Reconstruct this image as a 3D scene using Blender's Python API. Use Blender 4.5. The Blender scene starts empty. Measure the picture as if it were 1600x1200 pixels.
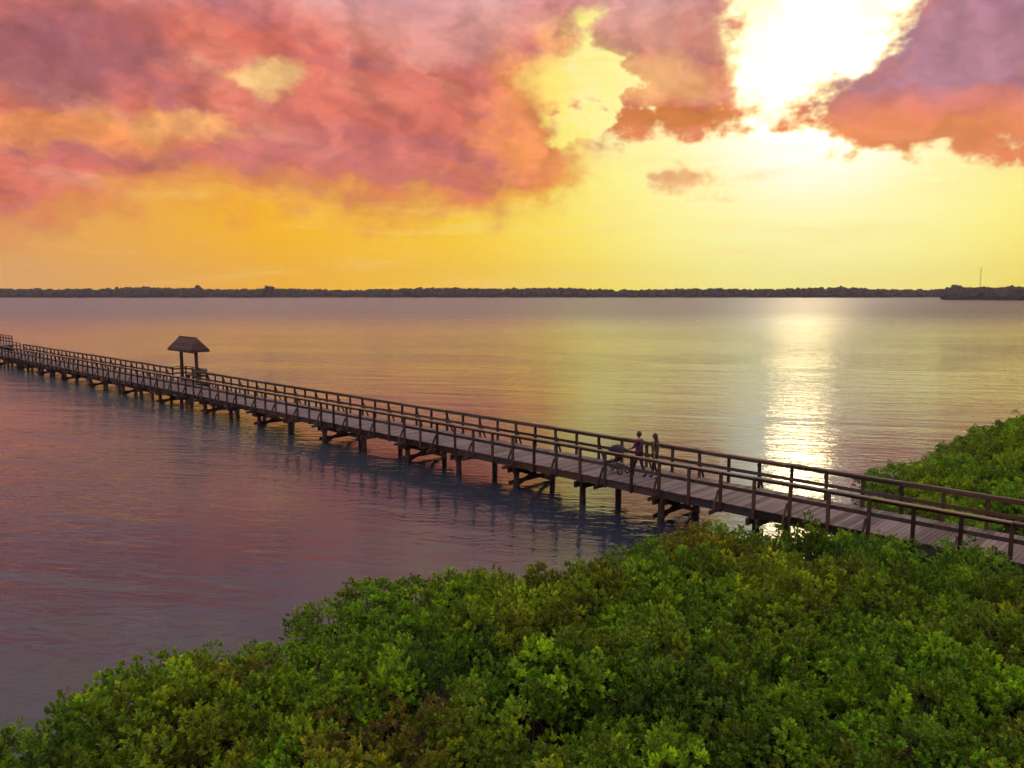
import bpy, bmesh, math, random
import numpy as np
from mathutils import Vector, Matrix, Quaternion

random.seed(7)
rng = np.random.default_rng(11)
sc = bpy.context.scene
COL = sc.collection
R = math.radians

# ------------------------------------------------------------------ camera
CAM_H = 8.31                       # metres above the water
F_PX, Y_HOR = 1250.0, 454.0        # focal length and horizon row in the 1600x1200 photograph
PITCH = math.atan((600 - Y_HOR) / F_PX)
cam_d = bpy.data.cameras.new('camera')
cam = bpy.data.objects.new('camera', cam_d)
COL.objects.link(cam)
cam.location = (0, 0, CAM_H)
cam.rotation_euler = (math.pi / 2 - PITCH, 0, 0)
cam_d.sensor_fit = 'HORIZONTAL'
cam_d.sensor_width = 36.0
cam_d.lens = 36.0 * F_PX / 1600.0
cam_d.clip_start = 0.1
cam_d.clip_end = 20000
sc.camera = cam


def pix_dir(x, y):
    X, Y = (x - 800) / F_PX, -(y - 600) / F_PX
    return Vector((X, math.cos(PITCH) + Y * math.sin(PITCH), -math.sin(PITCH) + Y * math.cos(PITCH)))


def on_plane(x, y, z):
    d = pix_dir(x, y)
    t = (z - CAM_H) / d.z
    return Vector((d.x * t, d.y * t, z))


def azel(x, y):
    d = pix_dir(x, y).normalized()
    return math.degrees(math.atan2(d.x, d.y)), math.degrees(math.asin(d.z))


def lin(r, g, b):
    return tuple((c / 255 / 12.92) if c / 255 < 0.04045 else ((c / 255 + 0.055) / 1.055) ** 2.4 for c in (r, g, b))


SUN_DIR = pix_dir(1276, 100).normalized()
SUN_AZ, SUN_EL = azel(1276, 100)

# ------------------------------------------------------------------ view / render settings
sc.view_settings.view_transform = 'Standard'
sc.view_settings.look = 'None'
sc.view_settings.exposure = 0.0
sc.view_settings.gamma = 1.0
sc.view_settings.use_curve_mapping = False
sc.render.engine = 'CYCLES'
sc.cycles.use_denoising = True
sc.cycles.use_adaptive_sampling = True
sc.cycles.adaptive_threshold = 0.03
sc.cycles.adaptive_min_samples = 12
sc.cycles.max_bounces = 6
sc.cycles.transparent_max_bounces = 8
sc.cycles.sample_clamp_indirect = 6.0
sc.cycles.sample_clamp_direct = 0.0

# ------------------------------------------------------------------ sun lamp
sun_d = bpy.data.lights.new('sun', 'SUN')
sun_d.energy = 0.075
sun_d.angle = R(4.0)
sun_d.color = (1.0, 0.72, 0.34)
sun = bpy.data.objects.new('sun', sun_d)
COL.objects.link(sun)
sun.rotation_euler = (-SUN_DIR).to_track_quat('-Z', 'Y').to_euler()


# ------------------------------------------------------------------ node helpers
class NT:
    """tiny expression builder on a node tree"""

    def __init__(self, tree):
        self.t = tree

    def node(self, kind, **props):
        n = self.t.nodes.new(kind)
        for k, v in props.items():
            setattr(n, k, v)
        return n

    def put(self, sock, v):
        if isinstance(v, bpy.types.NodeSocket):
            self.t.links.new(v, sock)
        elif v is not None:
            if hasattr(sock.default_value, '__len__') and len(sock.default_value) == 4 and len(v) == 3:
                v = (*v, 1)
            sock.default_value = v

    def m(self, op, a, b=None, c=None, clamp=False):
        n = self.node('ShaderNodeMath', operation=op, use_clamp=clamp)
        for i, v in enumerate((a, b, c)):
            if v is not None:
                self.put(n.inputs[i], v)
        return n.outputs[0]

    def v(self, op, a, b=None, s=None):
        n = self.node('ShaderNodeVectorMath', operation=op)
        self.put(n.inputs[0], a)
        if b is not None:
            self.put(n.inputs[1], b)
        if s is not None:
            self.put(n.inputs['Scale'], s)
        return n.outputs['Value'] if op in ('DOT_PRODUCT', 'LENGTH', 'DISTANCE') else n.outputs['Vector']

    def step(self, x, lo, hi, a=0.0, b=1.0, smooth=True):
        n = self.node('ShaderNodeMapRange', interpolation_type='SMOOTHSTEP' if smooth else 'LINEAR', clamp=True)
        for i, v in enumerate((x, lo, hi, a, b)):
            self.put(n.inputs[i], v)
        return n.outputs[0]

    def noise(self, vec, scale, detail=4, rough=0.5, lac=2.0, dist=0.0, color=False):
        n = self.node('ShaderNodeTexNoise')
        self.put(n.inputs['Vector'], vec)
        n.inputs['Scale'].default_value = scale
        n.inputs['Detail'].default_value = detail
        n.inputs['Roughness'].default_value = rough
        n.inputs['Lacunarity'].default_value = lac
        n.inputs['Distortion'].default_value = dist
        return n.outputs['Color'] if color else n.outputs[0]

    def mix(self, f, a, b, blend='MIX'):
        n = self.node('ShaderNodeMix', data_type='RGBA', blend_type=blend)
        self.put(n.inputs[0], f)
        self.put(n.inputs[6], a)
        self.put(n.inputs[7], b)
        return n.outputs[2]

    def ramp(self, f, stops, interp='LINEAR'):
        n = self.node('ShaderNodeValToRGB')
        cr = n.color_ramp
        cr.interpolation = interp
        while len(cr.elements) < len(stops):
            cr.elements.new(0.5)
        for e, (p, c) in zip(cr.elements, stops):
            e.position = p
            e.color = (*c, 1)
        self.put(n.inputs[0], f)
        return n.outputs[0]

    def sep(self, v):
        n = self.node('ShaderNodeSeparateXYZ')
        self.put(n.inputs[0], v)
        return n.outputs

    def comb(self, x, y, z):
        n = self.node('ShaderNodeCombineXYZ')
        for i, v in enumerate((x, y, z)):
            self.put(n.inputs[i], v)
        return n.outputs[0]


# ------------------------------------------------------------------ sky
def build_world():
    """dusk sky as a function of direction: glow round the sun, cloud banks where the photograph
    shows them, and the same broken layer over the rest of the dome"""
    w = bpy.data.worlds.new('World')
    sc.world = w
    w.use_nodes = True
    t = w.node_tree
    t.nodes.clear()
    b = NT(t)
    tc = b.node('ShaderNodeTexCoord')
    d = b.v('NORMALIZE', tc.outputs['Generated'])
    z = b.sep(d)[2]
    sy = b.sep(d)[1]
    el0 = b.m('MULTIPLY', b.m('ARCSINE', z), 180 / math.pi)
    S = tuple(SUN_DIR)
    s = b.m('MULTIPLY', b.m('ARCCOSINE', b.v('DOT_PRODUCT', d, S)), 180 / math.pi)
    # cloud coordinates: azimuth and elevation in degrees, stirred by noise
    wv = b.v('SUBTRACT', b.noise(b.v('MULTIPLY', d, (1, 1, 1.5)), 6.0, 5, 0.62, color=True), (0.5, 0.5, 0.5))
    dw = b.v('ADD', d, b.v('MULTIPLY', wv, (0.15, 0.15, 0.10)))
    x, y, zz = b.sep(dw)[:3]
    az = b.m('MULTIPLY', b.m('ARCTAN2', x, y), 180 / math.pi)
    el = b.m('MULTIPLY', b.m('ARCSINE', zz), 180 / math.pi)
    p = b.comb(az, el, 0.0)
    K = 0.0443
    fine = b.m('SUBTRACT', b.noise(b.v('MULTIPLY', d, (1.0, 1.0, 1.4)), 22.0, 5, 0.58), 0.5)

    def blob(pp, cx, cy, rx, ry, signed=True, rag=1.3):
        """signed distance-like height in degrees, positive inside"""
        a, e = azel(cx, cy)
        n = b.node('ShaderNodeVectorMath', operation='MULTIPLY_ADD')
        b.put(n.inputs[0], pp)
        n.inputs[1].default_value = (1 / (rx * K), 1 / (ry * K), 0)
        n.inputs[2].default_value = (-a / (rx * K), -e / (ry * K), 0)
        ln = b.v('LENGTH', n.outputs[0])
        if not signed:
            return b.step(b.m('MULTIPLY_ADD', fine, rag, ln), 1.0, 0.3)
        r = min(rx, ry) * K
        return b.m('MULTIPLY_ADD', ln, -r, r)

    main = [(150, 20, 620, 190), (470, 110, 450, 190), (490, 228, 470, 92), (120, 218, 440, 82),
            (760, 120, 190, 220), (815, 250, 150, 85),
            (1030, 50, 115, 160), (1035, 180, 130, 46), (910, -10, 150, 62),
            (1590, 75, 180, 135), (1480, 120, 112, 100), (1480, 198, 225, 52), (1420, 186, 140, 60), (1352, 172, 84, 52),
            (-300, 140, 460, 190), (1990, 40, 380, 135)]
    small = [(1072, 292, 64, 24), (1220, 214, 40, 18), (700, 330, 150, 16), (1165, 203, 40, 16), (560, 322, 110, 14)]

    def field(pp, items):
        B = None
        for q in items:
            h = blob(pp, *q)
            B = h if B is None else b.m('MAXIMUM', B, h)
        return B

    B0 = field(p, main + small)
    for (cx, cy, rx, ry, k) in ((925, 125, 95, 70, 1.9), (885, 193, 105, 26, 2.6)):
        B0 = b.m('MULTIPLY_ADD', blob(p, cx, cy, rx, ry, False), -k, B0)
    # the broken layer over the rest of the sky
    g0 = b.noise(b.v('MULTIPLY', d, (1.0, 1.0, 1.8)), 2.3, 3, 0.55)
    up = b.step(z, math.sin(R(19.5)), math.sin(R(27)))
    side = b.m('MULTIPLY', b.step(sy, 0.80, 0.62), b.step(z, 0.07, 0.16))
    mask = b.m('MAXIMUM', up, side)
    gen = b.m('MULTIPLY', b.m('MULTIPLY', b.m('SUBTRACT', g0, 0.42), 26.0), mask)
    gen = b.m('ADD', gen, b.m('MULTIPLY', b.m('SUBTRACT', mask, 1.0), 20.0))
    B0 = b.m('MAXIMUM', B0, gen)
    d0 = b.m('MULTIPLY_ADD', fine, 4.6, B0)
    # a look a little towards the sun and a little below, for lit edges and undersides
    dS = b.m('MULTIPLY_ADD', fine, 3.0, field(b.v('ADD', p, b.v('SCALE', b.v('NORMALIZE', b.v('SUBTRACT', (SUN_AZ, SUN_EL, 0), p)), s=1.6)), main))
    dB = b.m('MULTIPLY_ADD', fine, 2.4, field(b.v('ADD', p, (0, -2.0, 0)), main))
    dB = b.m('MAXIMUM', dB, b.m('MULTIPLY', mask, 6.0))
    # clear air
    clear = b.ramp(b.m('DIVIDE', s, 180.0), [
        (0.0, (3.0, 2.9, 2.5)), (4 / 180, (1.5, 1.45, 1.2)), (6.5 / 180, (1.02, 1.0, 0.80)), (9.5 / 180, (1.0, 0.95, 0.46)), (14 / 180, (0.99, 0.90, 0.28)),
        (19 / 180, (0.98, 0.78, 0.11)), (26 / 180, (0.96, 0.59, 0.035)), (38 / 180, (0.93, 0.46, 0.012)),
        (52 / 180, (0.78, 0.38, 0.10)), (80 / 180, (0.56, 0.38, 0.38)), (1.0, (0.46, 0.42, 0.54))])
    clear = b.mix(b.m('MULTIPLY', b.step(el0, 20.0, 34.0), 0.9), clear, (0.74, 0.68, 0.82))
    clear = b.mix(b.m('MULTIPLY', b.step(el0, 32.0, 70.0), 0.9), clear, (1.20, 1.16, 1.26))
    veil = b.noise(b.v('MULTIPLY', d, (1, 1, 9)), 5.0, 4, 0.6)
    clear = b.mix(b.m('MULTIPLY', b.step(veil, 0.48, 0.68), b.step(s, 60.0, 14.0, 0.16, 0.28)), clear, (1.0, 0.72, 0.26))
    clear = b.mix(b.m('MULTIPLY', b.m('MULTIPLY', b.step(fine, -0.08, 0.16), b.step(el0, 7.5, 11.0)), b.step(s, 34.0, 20.0, 0.0, 0.6)), clear, (1.02, 0.93, 0.50))
    # cloud body colours
    az0 = b.m('ARCTAN2', b.sep(d)[0], sy)
    tilt = b.comb(b.m('MULTIPLY', az0, 0.8), b.m('MULTIPLY', b.m('ADD', b.m('MULTIPLY', el0, math.pi / 180), b.m('MULTIPLY', az0, 0.22)), 3.4), 0.0)
    m1 = b.noise(b.v('ADD', tilt, b.v('MULTIPLY', wv, (0.25, 0.35, 0.0))), 6.0, 5, 0.55)
    body = b.ramp(m1, [(0.28, lin(164, 98, 110)), (0.42, lin(198, 110, 106)), (0.52, lin(216, 116, 96)),
                       (0.62, lin(220, 132, 112)), (0.74, lin(232, 162, 136))])
    for (cx, cy, rx, ry, c, k) in (
            (40, 70, 280, 80, lin(148, 92, 104), 0.75), (430, 75, 260, 34, lin(214, 108, 88), 0.6), (690, 40, 240, 95, lin(226, 158, 146), 0.7),
            (640, 180, 200, 34, lin(214, 112, 94), 0.55), (255, 238, 90, 26, lin(172, 96, 112), 0.7), (100, 195, 270, 46, lin(240, 152, 84), 0.75),
            (500, 235, 260, 66, lin(200, 116, 120), 0.5), (850, 210, 150, 170, lin(238, 150, 80), 0.8),
            (1010, 60, 150, 110, lin(212, 148, 130), 0.9), (1030, 128, 110, 44, lin(240, 176, 106), 0.7), (1050, 182, 110, 26, lin(178, 94, 66), 0.9),
            (1500, 75, 290, 145, lin(172, 122, 142), 0.95), (1480, 186, 300, 46, lin(222, 122, 96), 0.7),
            (412, 130, 76, 34, lin(252, 202, 132), 0.9), (285, 186, 120, 28, lin(246, 174, 106), 0.85), (905, 120, 100, 75, lin(254, 222, 116), 0.85), (870, 60, 70, 60, lin(240, 170, 110), 0.6)):
        body = b.mix(b.m('MULTIPLY', blob(p, cx, cy, rx, ry, False), k), body, c)
    hi_c = b.ramp(m1, [(0.3, lin(172, 152, 184)), (0.5, lin(212, 196, 216)), (0.7, lin(244, 232, 240))])
    hi_c = b.mix(b.step(el0, 32.0, 70.0), hi_c, (1.30, 1.24, 1.30))
    body = b.mix(b.m('MULTIPLY', b.step(el0, 16.0, 25.0), 0.95), body, hi_c)
    # puffs: lighter on the flank turned to the sun
    pn = b.v('MULTIPLY', dw, (1.0, 1.0, 1.5))
    pu = b.m('SUBTRACT', b.noise(pn, 15.0, 3, 0.5), b.noise(b.v('ADD', pn, b.v('SCALE', b.v('NORMALIZE', b.v('SUBTRACT', S, d)), s=0.022)), 15.0, 3, 0.5))
    pf = b.m('MULTIPLY_ADD', b.step(pu, -0.16, 0.16, smooth=False), 0.40, 0.80)
    body = b.v('SCALE', body, s=pf)
    # underside takes the amber of the low sky
    base_amt = b.m('MULTIPLY', b.step(dB, 1.6, -1.9), b.step(el0, 22.0, 14.0))
    basec = b.mix(b.step(s, 45.0, 12.0), lin(240, 150, 48), lin(242, 150, 36))
    col = b.mix(b.m('MULTIPLY', base_amt, 0.9), body, basec)
    # edges turned to the sun
    edgec = b.ramp(b.m('DIVIDE', s, 60.0), [(0.0, (1.3, 1.1, 0.55)), (0.2, (1.02, 0.80, 0.34)), (0.45, (0.93, 0.52, 0.20)), (1.0, (0.84, 0.38, 0.18))])
    edge = b.m('MULTIPLY', b.step(dS, 0.0, -1.3), b.step(s, 50.0, 10.0, 0.05, 0.5))
    col = b.mix(edge, col, edgec)
    rim = b.m('MULTIPLY', b.step(d0, 1.0, 0.1), b.step(s, 26.0, 8.0, 0.0, 0.9))
    col = b.mix(rim, col, edgec)
    alpha = b.step(d0, b.step(s, 12.0, 32.0, -0.15, -1.3), b.step(s, 11.0, 17.0, 0.5, 2.6))
    sky = b.mix(alpha, clear, col)
    sky = b.mix(b.step(z, -0.01, -0.08), sky, (0.12, 0.09, 0.10))
    nis = b.node('ShaderNodeTexSky', sky_type='NISHITA')
    nis.sun_disc = False
    nis.sun_elevation = R(SUN_EL)
    nis.sun_rotation = R(SUN_AZ)
    nis.dust_density = 4.0
    bg0 = b.node('ShaderNodeBackground')
    t.links.new(nis.outputs[0], bg0.inputs[0])
    bg0.inputs[1].default_value = 0.0005
    bg = b.node('ShaderNodeBackground')
    t.links.new(sky, bg.inputs[0])
    bg.inputs[1].default_value = 1.0
    add = b.node('ShaderNodeAddShader')
    t.links.new(bg0.outputs[0], add.inputs[0])
    t.links.new(bg.outputs[0], add.inputs[1])
    out = b.node('ShaderNodeOutputWorld')
    t.links.new(add.outputs[0], out.inputs[0])
    w.cycles.sampling_method = 'MANUAL'
    w.cycles.sample_map_resolution = 512


build_world()

# ------------------------------------------------------------------ materials
MATS = {}


def new_mat(name):
    m = bpy.data.materials.new(name)
    m.use_nodes = True
    t = m.node_tree
    t.nodes.clear()
    b = NT(t)
    out = b.node('ShaderNodeOutputMaterial')
    MATS[name] = m
    return m, b, out


def principled(b, base, rough=0.7, spec=0.3, normal=None, metallic=0.0):
    n = b.node('ShaderNodeBsdfPrincipled')
    b.put(n.inputs['Base Color'], base)
    b.put(n.inputs['Roughness'], rough)
    b.put(n.inputs['Specular IOR Level'], spec)
    b.put(n.inputs['Metallic'], metallic)
    if normal is not None:
        b.t.links.new(normal, n.inputs['Normal'])
    return n


def bump(b, h, strength, dist, normal=None):
    n = b.node('ShaderNodeBump')
    n.inputs['Strength'].default_value = strength
    n.inputs['Distance'].default_value = dist
    b.t.links.new(h, n.inputs['Height'])
    if normal is not None:
        b.t.links.new(normal, n.inputs['Normal'])
    return n.outputs[0]


def wood_mat(name, c1, c2, stretch=(1.2, 14, 14), rough=0.75, tide=False):
    """weathered timber: grain along local X, a tone of its own for every piece"""
    m, b, out = new_mat(name)
    tc = b.node('ShaderNodeTexCoord')
    oi = b.node('ShaderNodeObjectInfo')
    off = b.v('ADD', b.v('MULTIPLY', tc.outputs['Object'], stretch), b.v('SCALE', oi.outputs['Location'], s=0.37))
    g = b.noise(off, 2.2, 6, 0.62, dist=0.6)
    big = b.noise(b.v('ADD', tc.outputs['Object'], oi.outputs['Location']), 0.9, 3, 0.5)
    f = b.m('ADD', b.m('MULTIPLY', g, 0.65), b.m('MULTIPLY', big, 0.5))
    f = b.m('ADD', f, b.m('MULTIPLY', b.m('SUBTRACT', oi.outputs['Random'], 0.5), 0.8), clamp=True)
    col = b.mix(b.step(f, 0.3, 0.85, smooth=False), c1, c2)
    # some boards weather to grey, some have dark water stains
    grey = b.step(b.m('FRACT', b.m('MULTIPLY', oi.outputs['Random'], 7.13)), 0.72, 0.8)
    lum = sum(c2) / 3
    col = b.mix(b.m('MULTIPLY', grey, 0.6), col, (lum * 1.05, lum * 1.0, lum * 0.98))
    st = b.step(b.noise(b.v('ADD', tc.outputs['Object'], oi.outputs['Location']), 2.6, 4, 0.6), 0.60, 0.70)
    col = b.mix(b.m('MULTIPLY', st, 0.55), col, tuple(v * 0.6 for v in c1))
    if tide:
        zz = b.sep(tc.outputs['Object'])[2]
        band = b.step(b.m('MULTIPLY_ADD', g, 0.35, zz), 0.62, 0.48)
        col = b.mix(b.m('MULTIPLY', band, 0.85), col, (0.020, 0.022, 0.014))
        barn = b.m('MULTIPLY', b.step(b.noise(tc.outputs['Object'], 22.0, 3, 0.6), 0.58, 0.66), b.m('MULTIPLY', b.step(zz, 0.20, 0.28), b.step(zz, 0.62, 0.45)))
        col = b.mix(b.m('MULTIPLY', barn, 0.5), col, (0.20, 0.18, 0.15))
    p = principled(b, col, rough, 0.35, bump(b, g, 0.5, 0.01))
    b.t.links.new(p.outputs[0], out.inputs[0])
    return m


wood_mat('weathered_wood', (0.022, 0.013, 0.008), (0.088, 0.053, 0.031))
wood_mat('rail_cap_wood', (0.085, 0.060, 0.034), (0.250, 0.185, 0.105))
wood_mat('deck_wood', (0.095, 0.066, 0.060), (0.215, 0.155, 0.142), (14, 1.2, 14))
wood_mat('pile_wood', (0.03, 0.022, 0.018), (0.10, 0.07, 0.05), (12, 12, 1.0), 0.6, True)
wood_mat('roof_shingle', (0.040, 0.020, 0.016), (0.090, 0.048, 0.036), (6, 20, 6))


def water_mat():
    m, b, out = new_mat('water')
    geo = b.node('ShaderNodeNewGeometry')
    P = geo.outputs['Position']
    # long low swell, hand-sized ripples; calm slicks in between
    rot = b.node('ShaderNodeVectorRotate', rotation_type='Z_AXIS')
    b.put(rot.inputs['Vector'], P)
    rot.inputs['Angle'].default_value = R(14)
    Q = rot.outputs[0]
    swell = b.noise(b.v('MULTIPLY', Q, (0.22, 0.85, 1.0)), 0.55, 3, 0.5, dist=0.3)
    rip = b.noise(b.v('MULTIPLY', Q, (0.55, 1.35, 1.0)), 1.7, 3, 0.55, dist=0.5)
    fine = b.noise(b.v('MULTIPLY', P, (0.8, 1.2, 1.0)), 6.5, 2, 0.5)
    slick = b.step(b.noise(b.v('MULTIPLY', Q, (0.35, 1.0, 1.0)), 0.045, 4, 0.6, dist=0.8), 0.40, 0.62)
    calm = b.m('MAXIMUM', b.step(b.sep(P)[1], 45.0, 130.0, 0.38, 1.0), b.step(b.sep(P)[0], -5.0, -17.0, 0.0, 1.0))
    amp = b.m('MULTIPLY', calm, b.m('ADD', 0.5, b.m('MULTIPLY', slick, 0.8)))
    h = b.m('ADD', b.m('MULTIPLY', swell, b.m('MULTIPLY', calm, 0.13)), b.m('MULTIPLY', amp, b.m('ADD', b.m('MULTIPLY', rip, 0.066), b.m('MULTIPLY', fine, 0.012))))
    n1 = bump(b, h, 1.0, 1.0)
    shallow = b.noise(P, 0.08, 3, 0.5)
    # dark by the mangroves; silty further out, paled to stand in for sky reflection
    silt_sheen = b.step(b.m('ADD', b.m('MULTIPLY_ADD', shallow, 50.0, b.sep(P)[1]), b.m('MULTIPLY', b.sep(P)[0], -1.7)), 38.0, 190.0)
    col = b.mix(silt_sheen, (0.026, 0.031, 0.045), (0.125, 0.136, 0.142))
    yy = b.sep(P)[1]
    open_w = b.step(yy, 55.0, 330.0)
    p = principled(b, col, b.m('ADD', b.m('SUBTRACT', 0.06, b.m('MULTIPLY', slick, 0.02)), b.m('MULTIPLY', open_w, 0.32)), 0.5, n1)
    p.inputs['IOR'].default_value = 1.40
    b.t.links.new(p.outputs[0], out.inputs[0])


water_mat()


def leaf_mat():
    m, b, out = new_mat('leaf')
    oi = b.node('ShaderNodeObjectInfo')
    at = b.node('ShaderNodeAttribute', attribute_name='tint')
    tint = at.outputs['Fac']
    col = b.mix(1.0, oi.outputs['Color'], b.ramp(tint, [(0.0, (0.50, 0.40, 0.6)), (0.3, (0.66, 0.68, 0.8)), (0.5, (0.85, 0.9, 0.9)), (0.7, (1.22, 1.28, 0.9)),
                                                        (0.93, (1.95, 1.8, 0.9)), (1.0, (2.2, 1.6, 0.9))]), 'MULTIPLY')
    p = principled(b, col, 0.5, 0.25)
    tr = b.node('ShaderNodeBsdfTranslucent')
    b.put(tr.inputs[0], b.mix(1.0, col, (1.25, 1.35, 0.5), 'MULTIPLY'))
    mx = b.node('ShaderNodeMixShader')
    mx.inputs[0].default_value = 0.36
    b.t.links.new(p.outputs[0], mx.inputs[1])
    b.t.links.new(tr.outputs[0], mx.inputs[2])
    b.t.links.new(mx.outputs[0], out.inputs[0])


leaf_mat()


def simple_mat(name, c1, c2, scale=3.0, rough=0.8, spec=0.25, bmp=0.3, metallic=0.0):
    m, b, out = new_mat(name)
    tc = b.node('ShaderNodeTexCoord')
    n = b.noise(tc.outputs['Object'], scale, 5, 0.6)
    p = principled(b, b.mix(b.step(n, 0.3, 0.7), c1, c2), rough, spec, bump(b, n, bmp, 0.02), metallic)
    b.t.links.new(p.outputs[0], out.inputs[0])
    return m


simple_mat('bark', (0.06, 0.042, 0.032), (0.15, 0.11, 0.085), 9)
simple_mat('mud', (0.035, 0.026, 0.02), (0.09, 0.066, 0.045), 1.3, 0.65)
simple_mat('far_foliage', (0.030, 0.030, 0.022), (0.06, 0.055, 0.035), 0.25, 0.9, 0.1, 0.0)
simple_mat('far_bank', (0.05, 0.042, 0.035), (0.10, 0.085, 0.07), 0.05, 0.9, 0.1, 0.0)
simple_mat('mast_steel', (0.16, 0.15, 0.15), (0.24, 0.22, 0.22), 2.0, 0.5, 0.4, 0.1, 0.6)
simple_mat('skin', (0.33, 0.19, 0.13), (0.38, 0.23, 0.16), 12, 0.55, 0.3, 0.05)
simple_mat('hair_dark', (0.018, 0.011, 0.008), (0.05, 0.03, 0.02), 40, 0.45, 0.4, 0.3)
simple_mat('shirt_plum', (0.075, 0.030, 0.060), (0.11, 0.045, 0.085), 14, 0.9, 0.1, 0.3)
simple_mat('shirt_olive', (0.060, 0.052, 0.030), (0.10, 0.085, 0.05), 14, 0.9, 0.1, 0.3)
simple_mat('trousers_dark', (0.022, 0.02, 0.028), (0.045, 0.04, 0.052), 14, 0.9, 0.1, 0.3)
simple_mat('shoe', (0.03, 0.028, 0.028), (0.06, 0.055, 0.055), 20, 0.6, 0.3, 0.1)
simple_mat('stroller_fabric', (0.020, 0.018, 0.024), (0.045, 0.038, 0.05), 20, 0.85, 0.15, 0.3)
simple_mat('stroller_metal', (0.10, 0.10, 0.11), (0.16, 0.16, 0.17), 5, 0.4, 0.5, 0.0, 0.7)
simple_mat('rubber', (0.018, 0.018, 0.018), (0.035, 0.034, 0.034), 20, 0.8, 0.2, 0.1)


# ------------------------------------------------------------------ mesh helpers
def link(name, mesh, mat=None, parent=None, loc=None, rot=None):
    o = bpy.data.objects.new(name, mesh)
    COL.objects.link(o)
    if mat and mesh is not None and not mesh.materials:
        mesh.materials.append(MATS[mat])
    if parent:
        o.parent = parent
    if loc is not None:
        o.location = loc
    if rot is not None:
        o.rotation_euler = rot
    return o


def empty(name, loc=(0, 0, 0), rz=0.0):
    o = bpy.data.objects.new(name, None)
    COL.objects.link(o)
    o.location = loc
    o.rotation_euler = (0, 0, rz)
    o.empty_display_size = 0.3
    return o


def tag(o, label, cat, group=None):
    o['label'] = label
    o['category'] = cat
    if group:
        o['group'] = group
    return o


def kind(o, k):
    o['kind'] = k
    return o


def bm_mesh(bm, name, smooth=False):
    me = bpy.data.meshes.new(name)
    bm.normal_update()
    bm.to_mesh(me)
    bm.free()
    if smooth:
        for p in me.polygons:
            p.use_smooth = True
    return me


def add_box(bm, c, size, rot=None, bevel=0.0, jit=0.0):
    M = Matrix.Translation(c)
    if rot is not None:
        M = M @ rot.to_4x4()
    r = bmesh.ops.create_cube(bm, size=1.0, matrix=M @ Matrix.Diagonal((*size, 1)))
    if jit:
        for v in r['verts']:
            v.co += Vector((random.uniform(-jit, jit), random.uniform(-jit, jit), random.uniform(-jit, jit)))
    if bevel:
        es = list({e for v in r['verts'] for e in v.link_edges})
        bmesh.ops.bevel(bm, geom=es, offset=bevel, segments=1, affect='EDGES')


def box_mesh(name, size, bevel=0.006, c=(0, 0, 0)):
    bm = bmesh.new()
    add_box(bm, c, size, None, bevel)
    return bm_mesh(bm, name)


def add_tube(bm, pts, radii, n=8, cap=True):
    pts = [Vector(p) for p in pts]
    rings = []
    for i, p in enumerate(pts):
        a = pts[max(i - 1, 0)]
        c = pts[min(i + 1, len(pts) - 1)]
        d = (c - a).normalized()
        u = d.orthogonal().normalized() if abs(d.z) > 0.9 else d.cross(Vector((0, 0, 1))).normalized()
        w = d.cross(u)
        rings.append([bm.verts.new(p + radii[i] * (u * math.cos(2 * math.pi * k / n) + w * math.sin(2 * math.pi * k / n))) for k in range(n)])
    for r0, r1 in zip(rings, rings[1:]):
        for k in range(n):
            bm.faces.new((r0[k], r0[(k + 1) % n], r1[(k + 1) % n], r1[k]))
    if cap:
        bm.faces.new(rings[0])
        bm.faces.new(rings[-1][::-1])


def beam_between(bm, a, b2, wy, wz, bevel=0.0):
    a, b2 = Vector(a), Vector(b2)
    d = b2 - a
    q = d.to_track_quat('X', 'Z')
    add_box(bm, (a + b2) / 2, (d.length, wy, wz), q.to_matrix(), bevel)


# ------------------------------------------------------------------ water
def build_water():
    bm = bmesh.new()
    X, Y0, Y1 = 1300, -150, 1090
    vs = [bm.verts.new(p) for p in ((-X, Y0, 0), (X, Y0, 0), (X, Y1, 0), (-X, Y1, 0))]
    bm.faces.new(vs)
    kind(link('water', bm_mesh(bm, 'water'), 'water'), 'structure')


build_water()

# ------------------------------------------------------------------ pier
BAY = 1.214
DIR = Vector((-0.71714, 0.69693, 0))
NRM = Vector((0.69693, 0.71714, 0))
DECK_Z = 1.40
RAIL_H = 1.06
W = 2.62
DROP = -0.15                                      # the deck builders below work 0.15 m higher than it stands
PO = on_plane(1032, 719.0, DECK_Z + DROP + RAIL_H)       # foot of a railing post on the near side
PO.z = 0
PIER_RZ = math.atan2(DIR.y, DIR.x)                # local X runs out over the water, local -Y to the far side
S0, S1 = -15, 73                                  # first and last post index


def pier_pt(s, v, z=0.0):
    return PO + DIR * s + NRM * v + Vector((0, 0, z))


GAZ = (36, 39)                                    # bays opened for the shelter bump-out on the far side


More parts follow.
